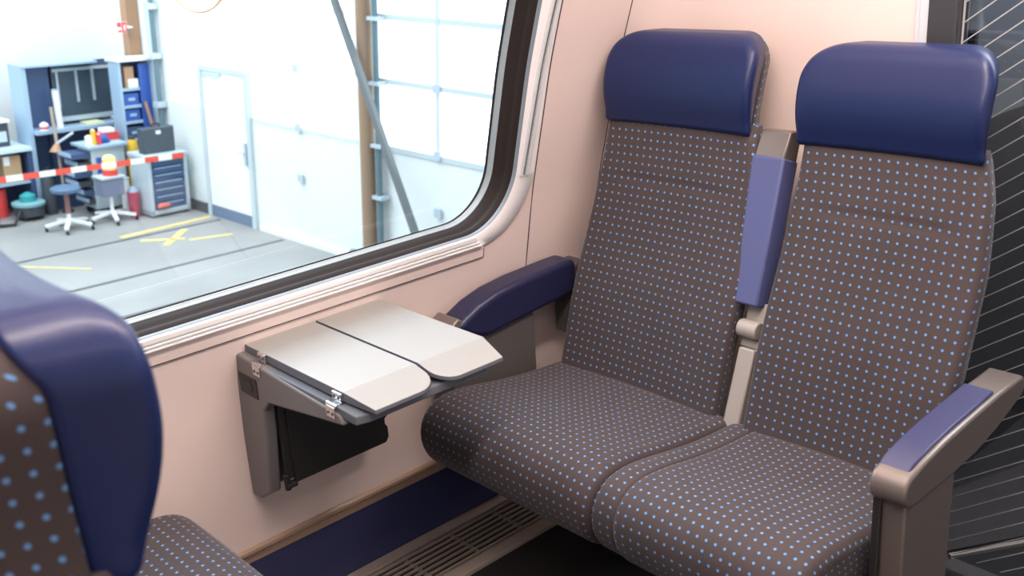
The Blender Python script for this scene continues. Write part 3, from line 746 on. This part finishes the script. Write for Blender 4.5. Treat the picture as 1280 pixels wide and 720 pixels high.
MB().tube([(7.62, 12.2 + .75 * math.sin(R(a)), 3.33 - .56 * math.cos(R(a))) for a in range(-80, 81, 10)], .020, 8).build('cable_loop', CARD, p, ws=True)
p = wt('wall_sign', (7.69, 14.22, 2.45), 'small red and white fire equipment sign beside the light brown timber column', 'sign')
MB().box(7.27, 7.42, 13.70, 13.71, 2.42, 2.57).box(7.42, 7.51, 13.70, 13.86, 2.48, 2.50).build('sign_plate', WHP, p, ws=True)
MB().box(7.345, 7.415, 13.695, 13.70, 2.425, 2.565).box(7.275, 7.335, 13.695, 13.70, 2.50, 2.565).box(7.285, 7.335, 13.695, 13.70, 2.43, 2.46).build('sign_symbols', RED, p, ws=True)
MB().box(7.372, 7.392, 13.690, 13.695, 2.45, 2.53).build('extinguisher_symbol', WHP, p, ws=True)
# floor markings and tracks
for i, (y, w_) in enumerate(((12.04, .05), (10.6, .05), (9.45, .05))):
    tag(MB().box(-8, 7.6, y - w_ / 2, y + w_ / 2, 0, .004).build('trim_%d' % (6 + i), WGD, ws=True), 'dark rail groove in the workshop floor', kind='structure')
p = wt('floor_marking', (6.8, 11.9, 0), 'worn yellow painted lines on the workshop floor by the door', 'floor marking')
YM = mat('worn_yellow', (0.66, 0.54, 0.20), 0.6, noise=.35, nscale=6)
mb = MB()
for a, b, w_ in (((6.2, 12.17), (7.6, 12.27), .10), ((6.42, 11.45), (7.0, 11.95), .09), ((6.3, 11.86), (6.75, 11.55), .08), ((6.75, 11.45), (7.3, 11.30), .07), ((4.75, 11.9), (5.3, 11.2), .04)):
    mb.beam((*a, .003), (*b, .003), w_, .004)
mb.build('painted_lines', YM, p, ws=True)

# cabinet against the back: slate unit with tool panel and shelf
cb = wt('wall_cabinet', (6.7, 14.3, 0), 'tall dark blue open cabinet with tool panel behind the stools', 'cabinet')
MB().box(6.05, 6.11, 14.1, 14.50, 0, 2.0).build('side_panel', SLB, cb, ws=True)
MB().box(6.11, 7.42, 14.44, 14.50, 0, 2.0).build('back_panel', NAVY, cb, ws=True)
MB().prism([(6.05, 14.08), (7.12, 14.08), (7.12, 14.5), (6.05, 14.5)], 2, 2.0, 2.03).build('top_board', SLB, cb, ws=True)
MB().box(6.11, 6.50, 14.30, 14.34, 1.15, 2.0).build('door_leaf', NAVY, cb, ws=True)
tp = MB().box(6.55, 7.42, 14.32, 14.36, 1.22, 1.97).build('tool_panel', NAVD, cb, ws=True)
MB().box(6.56, 7.41, 14.29, 14.32, 1.89, 1.93).box(6.60, 6.63, 14.29, 14.32, 1.4, 1.9).box(6.88, 6.91, 14.29, 14.32, 1.45, 1.9).box(7.12, 7.15, 14.29, 14.32, 1.45, 1.9).box(6.56, 7.41, 14.26, 14.32, 1.20, 1.26).build('tool_rail', SIL, tp, ws=True)
MB().box(6.11, 7.42, 14.0, 14.44, 1.10, 1.15).build('shelf', SLB, cb, ws=True)
MB().box(6.11, 7.42, 14.10, 14.44, 0.0, 0.25).box(6.45, 7.42, 14.38, 14.44, .25, 1.1).build('lower_box', NAVY, cb, ws=True)
q = wt('standing_tube', (6.48, 14.1, 1.15), 'white tube standing on the cabinet shelf left of the tool panel', 'tube')
MB().tube([(6.50, 14.12, 1.15), (6.48, 14.12, 1.66)], .045, 14).build('tube_body', WHP, q, ws=True)
MB().tube([(6.48, 14.12, 1.66), (6.48, 14.12, 1.68)], .047, 14).build('tube_cap', SIL, q, ws=True)
q = wt('paper_stack', (6.95, 14.1, 1.15), 'pale yellow papers lying on the cabinet shelf', 'papers')
MB().box(6.85, 7.1, 14.03, 14.25, 1.15, 1.18).build('paper_sheets', mat('paper_yellow', (0.75, 0.78, 0.5), .7), q, ws=True)
q = wt('cleaning_bottle', (6.25, 14.1, 1.15), 'white bottle with red band on the left end of the cabinet shelf', 'bottle')
MB().tube([(6.25, 14.07, 1.15), (6.25, 14.07, 1.23), (6.25, 14.07, 1.26)], [.06, .06, .02], 14).build('bottle_body', WHP, q, ws=True)
MB().tube([(6.25, 14.07, 1.17), (6.25, 14.07, 1.20)], .062, 14).build('red_band', RED, q, ws=True)
# bookcase right of it
bc = wt('bookcase', (7.42, 13.75, 0), 'blue open bookcase with pale edges in the workshop corner', 'bookcase')
MB().box(7.14, 7.18, 13.55, 13.82, 0, 2.05).box(7.60, 7.64, 13.55, 13.82, 0, 2.05).build('side_panel', SLB, bc, ws=True)
MB().box(7.18, 7.60, 13.78, 13.82, 0, 2.05).build('back_panel', NAVY, bc, ws=True)
MB().box(7.12, 7.66, 13.50, 13.82, 2.05, 2.09).build('top_board', WHP, bc, ws=True)
for z in (0.95, 1.2, 1.42, 1.66): MB().box(7.18, 7.60, 13.55, 13.78, z - .02, z + .02).build('shelf', SLB, bc, ws=True)
MB().box(7.44, 7.60, 13.54, 13.56, 0.5, 2.0).build('door_strip', BLU, bc, ws=True)
for nm, x0, x1, z0, z1, m_, lb in (('storage_box', 7.24, 7.38, 1.68, 1.97, BRW, 'brown box on the top shelf of the blue bookcase'), ('paper_pad', 7.28, 7.43, 1.68, 1.80, WHP, 'white pad on the top shelf of the bookcase beside the brown box'), ('storage_bin', 7.20, 7.42, 1.44, 1.60, BLU, 'bright blue bin on the second bookcase shelf'), ('storage_bin', 7.20, 7.42, 1.22, 1.37, BLU, 'bright blue bin on the third bookcase shelf'), ('storage_bin', 7.20, 7.42, 0.97, 1.13, NAVY, 'dark blue bin on the lowest visible bookcase shelf')):
    q = wt(nm, ((x0 + x1) / 2, 13.65, z0), lb, 'box' if nm != 'paper_pad' else 'pad')
    yb = 13.57 if nm != 'paper_pad' else 13.56
    MB().box(x0, x1, yb, yb + (.17 if nm != 'storage_box' else .2), z0, z1).build('box_body', m_, q, ws=True, bevel=.005)
    if nm == 'storage_bin': MB().box(x0 + .06, x1 - .06, yb - .004, yb, z0 + .06, z0 + .10).build('label_holder', SLB, q, ws=True)
q = wt('leaning_board', (7.52, 13.4, 0), 'thin brown board leaning against the bookcase', 'board')
MB().beam((7.52, 13.35, .9), (7.47, 13.50, 1.48), .02, .04).build('board_plank', BRW, q, ws=True)
# left bench
bn = wt('workbench', (5.5, 14.4, 0), 'pale blue topped workbench at the left edge of the window view', 'workbench')
MB().box(4.2, 6.04, 14.05, 14.75, .90, .95).build('bench_top', mat('bench_top_blue', (0.55, 0.70, 0.82), .4), bn, ws=True)
MB().box(5.98, 6.04, 14.10, 14.7, 0, .90).build('leg', NAVY, bn, ws=True)
MB().box(4.2, 4.26, 14.1, 14.7, 0, .9).build('leg', NAVY, bn, ws=True)
MB().box(4.26, 5.98, 14.1, 14.7, .45, .48).build('shelf', SLB, bn, ws=True)
MB().box(4.26, 5.98, 14.66, 14.7, 0, .9).build('back_panel', NAVY, bn, ws=True)
q = wt('desk_cabinet', (5.6, 14.45, .95), 'low grey drawer unit standing on the pale blue workbench', 'cabinet')
MB().box(5.3, 5.86, 14.3, 14.7, .95, 1.28).build('cabinet_body', WGD, q, ws=True)
MB().box(5.34, 5.82, 14.28, 14.30, 1.02, 1.16).build('drawer', SIL, q, ws=True)
MB().box(5.28, 5.88, 14.26, 14.7, 1.28, 1.31).build('top_board', WHP, q, ws=True)
q = wt('cardboard_box', (5.8, 14.3, .48), 'brown cardboard box with white label under the workbench', 'box')
MB().box(5.66, 5.90, 14.15, 14.45, .48, .84).build('carton', CARD, q, ws=True)
MB().box(5.67, 5.75, 14.145, 14.15, .72, .84).build('white_label', WHP, q, ws=True)
q = wt('red_canister', (5.55, 14.2, 0), 'red canister on the floor under the workbench', 'canister')
MB().tube([(5.60, 14.3, 0), (5.60, 14.3, .38), (5.60, 14.3, .42)], [.10, .10, .04], 16).build('canister_body', RED, q, ws=True)
MB().tube([(5.60, 14.3, .42), (5.60, 14.3, .45)], .025, 10).build('canister_cap', BLK, q, ws=True)
q = wt('vacuum_cleaner', (5.8, 14.0, 0), 'round teal-topped workshop vacuum cleaner on the floor by the bench', 'vacuum cleaner')
MB().tube([(5.83, 13.92, .06), (5.83, 13.92, .18), (5.83, 13.92, .22)], [.19, .20, .19], 24).build('vacuum_tank', WGD, q, ws=True)
MB().tube([(5.83, 13.92, .20), (5.83, 13.92, .235), (5.83, 13.92, .25)], [.215, .215, .17], 24).build('vacuum_rim', mat('rim_teal', (0.2, 0.38, 0.42), .4), q, ws=True)
MB().tube([(5.83, 13.92, .25), (5.83, 13.92, .33), (5.83, 13.92, .37)], [.11, .10, .03], 20).build('vacuum_head', TEAL, q, ws=True)
for a in (45, 135, 225, 315): MB().tube([(5.83 + .15 * math.cos(R(a)), 13.92 + .15 * math.sin(R(a)), .0), (5.83 + .15 * math.cos(R(a)), 13.92 + .15 * math.sin(R(a)), .06)], .025, 8).build('castor', BLK, q, ws=True)
MB().tube([(5.66, 13.80, .15), (5.5, 13.65, .03), (5.35, 13.7, .03), (5.3, 13.9, .03), (5.45, 14.02, .05)], .022, 10).build('vacuum_hose', BLK, q, ws=True)
# lamp post
q = wt('pole_lamp', (6.33, 13.9, 0), 'thin tan pole with swing arm lamp in front of the cabinet', 'lamp')
MB().tube([(6.35, 13.9, 0), (6.30, 13.9, 1.48)], .022, 10).build('pole', PTAN, q, ws=True)
MB().tube([(6.31, 13.88, .98), (6.52, 13.8, 1.12)], .018, 10).build('arm', SIL, q, ws=True)
MB().tube([(6.31, 13.88, .98), (6.27, 13.86, .86)], [.03, .09], 14).build('lamp_shade', BRW, q, ws=True)
MB().tube([(6.35, 13.9, 0), (6.35, 13.9, .03)], .08, 18).build('base', WGD, q, ws=True)
q = wt('rubbish_bag', (6.2, 13.95, 0), 'dark bag standing on the floor left of the tool trolley', 'bag')
MB().tube([(6.15, 13.97, 0), (6.15, 13.97, .2), (6.16, 13.97, .48), (6.17, 13.97, .62)], [.08, .10, .09, .03], 14).build('bag_body', WGD, q, ws=True)
MB().tube([(6.17, 13.97, .60), (6.17, 13.97, .66)], .035, 10).build('bag_neck', BLK, q, ws=True)
# tool trolley with fanned open drawers
tr = wt('tool_trolley', (6.7, 13.55, 0), 'pale blue workshop tool trolley with open drawers behind the stools', 'trolley')
MB().box(6.52, 7.0, 13.35, 13.75, .10, .95).build('trolley_body', SIL, tr, ws=True, bevel=.01)
MB().box(6.46, 7.04, 13.30, 13.80, .95, .99).build('top_tray', SLB, tr, ws=True, bevel=.005)
for k in range(6):
    z = .18 + k * .13; ext = (.10, .16, .22, .26, .20, .28)[k]
    dd = MB().box(6.52 - ext, 6.54, 13.38, 13.72, z, z + .07).build('drawer', NAVY if k % 2 else WGD, tr, ws=True)
    MB().box(6.515 - ext, 6.52 - ext, 13.37, 13.73, z + .03, z + .09).build('drawer_front', SLB, dd, ws=True)
MB().box(6.58, 6.66, 13.34, 13.35, .55, .82).build('blue_badge', BLU, tr, ws=True)
for a, b in ((6.58, 13.4), (6.95, 13.4), (6.58, 13.7), (6.95, 13.7)): MB().tube([(a, b - .015, .05), (a, b + .015, .05)], .05, 14).build('castor', BLK, tr, ws=True)
for nm, x, y, r, h, m_, lb, ct in (('spray_can', 6.60, 13.4, .035, .20, YEL, 'yellow spray can on the tool trolley', 'can'), ('spray_can', 6.66, 13.37, .03, .14, RED, 'red spray can on the tool trolley beside the yellow one', 'can'), ('paper_roll', 6.54, 13.42, .05, .12, WHP, 'white paper roll on the left end of the tool trolley', 'roll')):
    q = wt(nm, (x, y, .99), lb, ct); MB().tube([(x, y, .99), (x, y, .99 + h)], r, 14).build('can_body', m_, q, ws=True)
    MB().tube([(x, y, .99 + h), (x, y, 1.005 + h)], r * .6, 12).build('cap', WHP, q, ws=True)
q = wt('cleaning_cloth', (6.75, 13.45, .99), 'crumpled blue cloth on the tool trolley', 'cloth')
MB().tube([(6.70, 13.45, .99), (6.72, 13.45, 1.04), (6.78, 13.46, 1.05), (6.84, 13.45, .995)], [.03, .06, .06, .03], 10).build('cloth_heap', BLU, q, ws=True)
q = wt('toolbox', (6.93, 13.62, .99), 'red and white hand toolbox on the tool trolley', 'toolbox')
MB().box(6.80, 7.06, 13.56, 13.74, .99, 1.10).build('box_body', RED, q, ws=True, bevel=.01)
MB().box(6.82, 7.0, 13.55, 13.70, 1.10, 1.16).build('box_lid', WHP, q, ws=True, bevel=.01)
# stools
def stool(x, y, label, a0, seat=True):
    q = wt('workshop_stool', (x, y, 0), label, 'stool', 'workshop stools')
    if seat:
        MB().tube([(x, y, .50), (x, y, .52), (x, y, .56), (x, y, .575)], [.13, .19, .19, .17], 24).build('seat', mat('stool_seat', (0.09, 0.16, 0.26), .5), q, ws=True)
        MB().tube([(x, y, .22), (x, y, .50)], .032, 12).build('gas_sleeve', mat('sleeve_brown', (0.3, 0.15, 0.13), .5), q, ws=True)
    MB().tube([(x, y, .08), (x, y, .36)], .026, 12).build('column', WHP, q, ws=True)
    for k in range(5):
        a = R(a0 + 72 * k); ex, ey = x + .30 * math.cos(a), y + .30 * math.sin(a)
        lg = MB().beam((x, y, .13), (ex, ey, .075), .05, .035).build('leg', WHP, q, ws=True)
        MB().tube([(ex, ey, 0.03), (ex + .02, ey, 0.03)], .03, 12).build('castor', BLK, lg, ws=True)
    return q
stool(5.95, 13.02, 'blue-seated workshop stool with white star base, in front of the tool trolley', 20)
stool(6.56, 13.02, 'workshop stool with white star base carrying the grey crate', 36, False)
q = wt('storage_crate', (6.65, 13.05, .14), 'grey crate resting on the second stool base', 'crate')
MB().box(6.42, 6.72, 12.92, 13.16, .36, .62).build('crate_body', mat('crate_grey', (0.20, 0.22, 0.32), .5), q, ws=True, bevel=.01)
MB().box(6.40, 6.74, 12.90, 13.18, .60, .63).build('crate_rim', SIL, q, ws=True, bevel=.005)
q = wt('cleaner_bottle', (6.68, 13.0, .48), 'yellow bottle with red base standing on the grey crate', 'bottle')
MB().tube([(6.60, 13.04, .63), (6.60, 13.04, .71)], .10, 14).build('bottle_base', RED, q, ws=True)
MB().tube([(6.60, 13.04, .71), (6.60, 13.04, .86), (6.60, 13.04, .90)], [.09, .09, .05], 14).build('bottle_body', mat('yellow_pale', (0.9, 0.75, 0.25), .5), q, ws=True)
q = wt('red_bucket', (6.95, 13.1, 0), 'dark red bucket on the floor left of the drawer cabinet', 'bucket')
MB().tube([(6.875, 13.0, 0), (6.875, 13.0, .33), (6.875, 13.0, .36)], [.065, .08, .082], 18).build('bucket_body', mat('bucket_red', (0.45, 0.04, 0.09), .5), q, ws=True)
MB().tube([(6.875, 13.0, .36), (6.875, 13.0, .42)], [.07, .04], 12).build('rag', SLB, q, ws=True)
q = wt('yellow_canister', (7.0, 13.55, 0), 'tall yellow canister standing behind the grey crate', 'canister')
MB().tube([(7.14, 13.38, 0), (7.14, 13.38, .85), (7.14, 13.38, .95), (7.14, 13.38, 1.0)], [.085, .085, .07, .06], 16).build('canister_body', YEL, q, ws=True)
MB().tube([(7.14, 13.38, 1.0), (7.14, 13.38, 1.04)], .05, 12).build('canister_cap', WGD, q, ws=True)
q = wt('white_bucket', (7.05, 13.2, 0), 'pale bucket stack between canister and drawer cabinet', 'bucket')
MB().tube([(6.88, 13.21, 0), (6.88, 13.21, .5)], .06, 16).build('bucket_body', WHP, q, ws=True)
MB().tube([(6.88, 13.21, .5), (6.88, 13.21, .52)], .065, 16).build('rim', SIL, q, ws=True)
# drawer cabinet
dc = wt('drawer_cabinet', (7.28, 12.95, 0), 'navy drawer cabinet with silver frame left of the workshop door', 'cabinet')
MB().box(6.98, 7.03, 12.72, 13.2, .03, .84).box(7.53, 7.58, 12.72, 13.2, .03, .84).box(6.98, 7.58, 12.72, 13.2, .04, .10).box(6.96, 7.60, 12.70, 13.22, .82, .87).box(7.03, 7.53, 13.16, 13.2, .1, .82).build('cabinet_frame', SIL, dc, ws=True, bevel=.006)
for k in range(7):
    z = .11 + k * .1
    dd = MB().box(7.03, 7.53, 12.74, 13.1, z, z + .09).build('drawer', mat('drawer_navy', (0.045, 0.10, 0.22), .4), dc, ws=True, bevel=.003)
    MB().box(7.08, 7.48, 12.725, 12.74, z + .068, z + .08).build('drawer_grip', SLB, dd, ws=True)
for a, b in ((7.03, 12.78), (7.53, 12.78), (7.03, 13.12), (7.53, 13.12)): MB().tube([(a, b - .015, .022), (a, b + .015, .022)], .022, 10).build('castor', BLK, dc, ws=True)
q = wt('red_rag', (7.15, 12.72, .13), 'red cloth hanging from the bottom drawer of the navy cabinet', 'cloth')
MB().tube([(7.06, 12.70, .15), (7.14, 12.69, .17), (7.24, 12.70, .16)], [.02, .035, .02], 10).build('cloth_body', mat('rag_red', (0.8, 0.15, 0.10), .7), q, ws=True)
q = wt('tool_case', (7.28, 12.95, .87), 'dark grey carrying case standing on the drawer cabinet', 'case')
MB().box(7.02, 7.50, 12.85, 13.0, .87, 1.22).build('case_body', mat('case_dark', (0.06, 0.08, 0.10), .45), q, ws=True, bevel=.015)
MB().tube([(7.20, 12.92, 1.22), (7.21, 12.92, 1.26), (7.31, 12.92, 1.26), (7.32, 12.92, 1.22)], .012, 8).build('case_handle', BLK, q, ws=True)
MB().box(7.22, 7.29, 12.843, 12.85, 1.13, 1.18).build('case_label', WHP, q, ws=True)
# red and white barrier tape
q = wt('barrier_tape', (6.3, 12.66, .83), 'red and white striped barrier tape stretched across the workshop', 'tape')
TP = bpy.data.materials.new('barrier_stripes'); TP.use_nodes = True; nt = TP.node_tree; b_ = nt.nodes['Principled BSDF']
tc = nt.nodes.new('ShaderNodeTexCoord'); sx_ = nt.nodes.new('ShaderNodeSeparateXYZ'); nt.links.new(tc.outputs['Object'], sx_.inputs[0])
m1 = nt.nodes.new('ShaderNodeMath'); m1.operation = 'MULTIPLY'; m1.inputs[1].default_value = 2.45; nt.links.new(sx_.outputs[0], m1.inputs[0])
m2 = nt.nodes.new('ShaderNodeMath'); m2.operation = 'FRACT'; nt.links.new(m1.outputs[0], m2.inputs[0])
m3 = nt.nodes.new('ShaderNodeMath'); m3.operation = 'GREATER_THAN'; m3.inputs[1].default_value = 0.5; nt.links.new(m2.outputs[0], m3.inputs[0])
mx = nt.nodes.new('ShaderNodeMix'); mx.data_type = 'RGBA'; nt.links.new(m3.outputs[0], mx.inputs['Factor']); mx.inputs['A'].default_value = (.9, .9, .85, 1); mx.inputs['B'].default_value = (.85, .10, .06, 1)
nt.links.new(mx.outputs['Result'], b_.inputs['Base Color'])
MB().beam((2.5, 12.66, .93), (7.5, 12.66, .83), .004, .075).build('striped_tape', TP, q, ws=True)
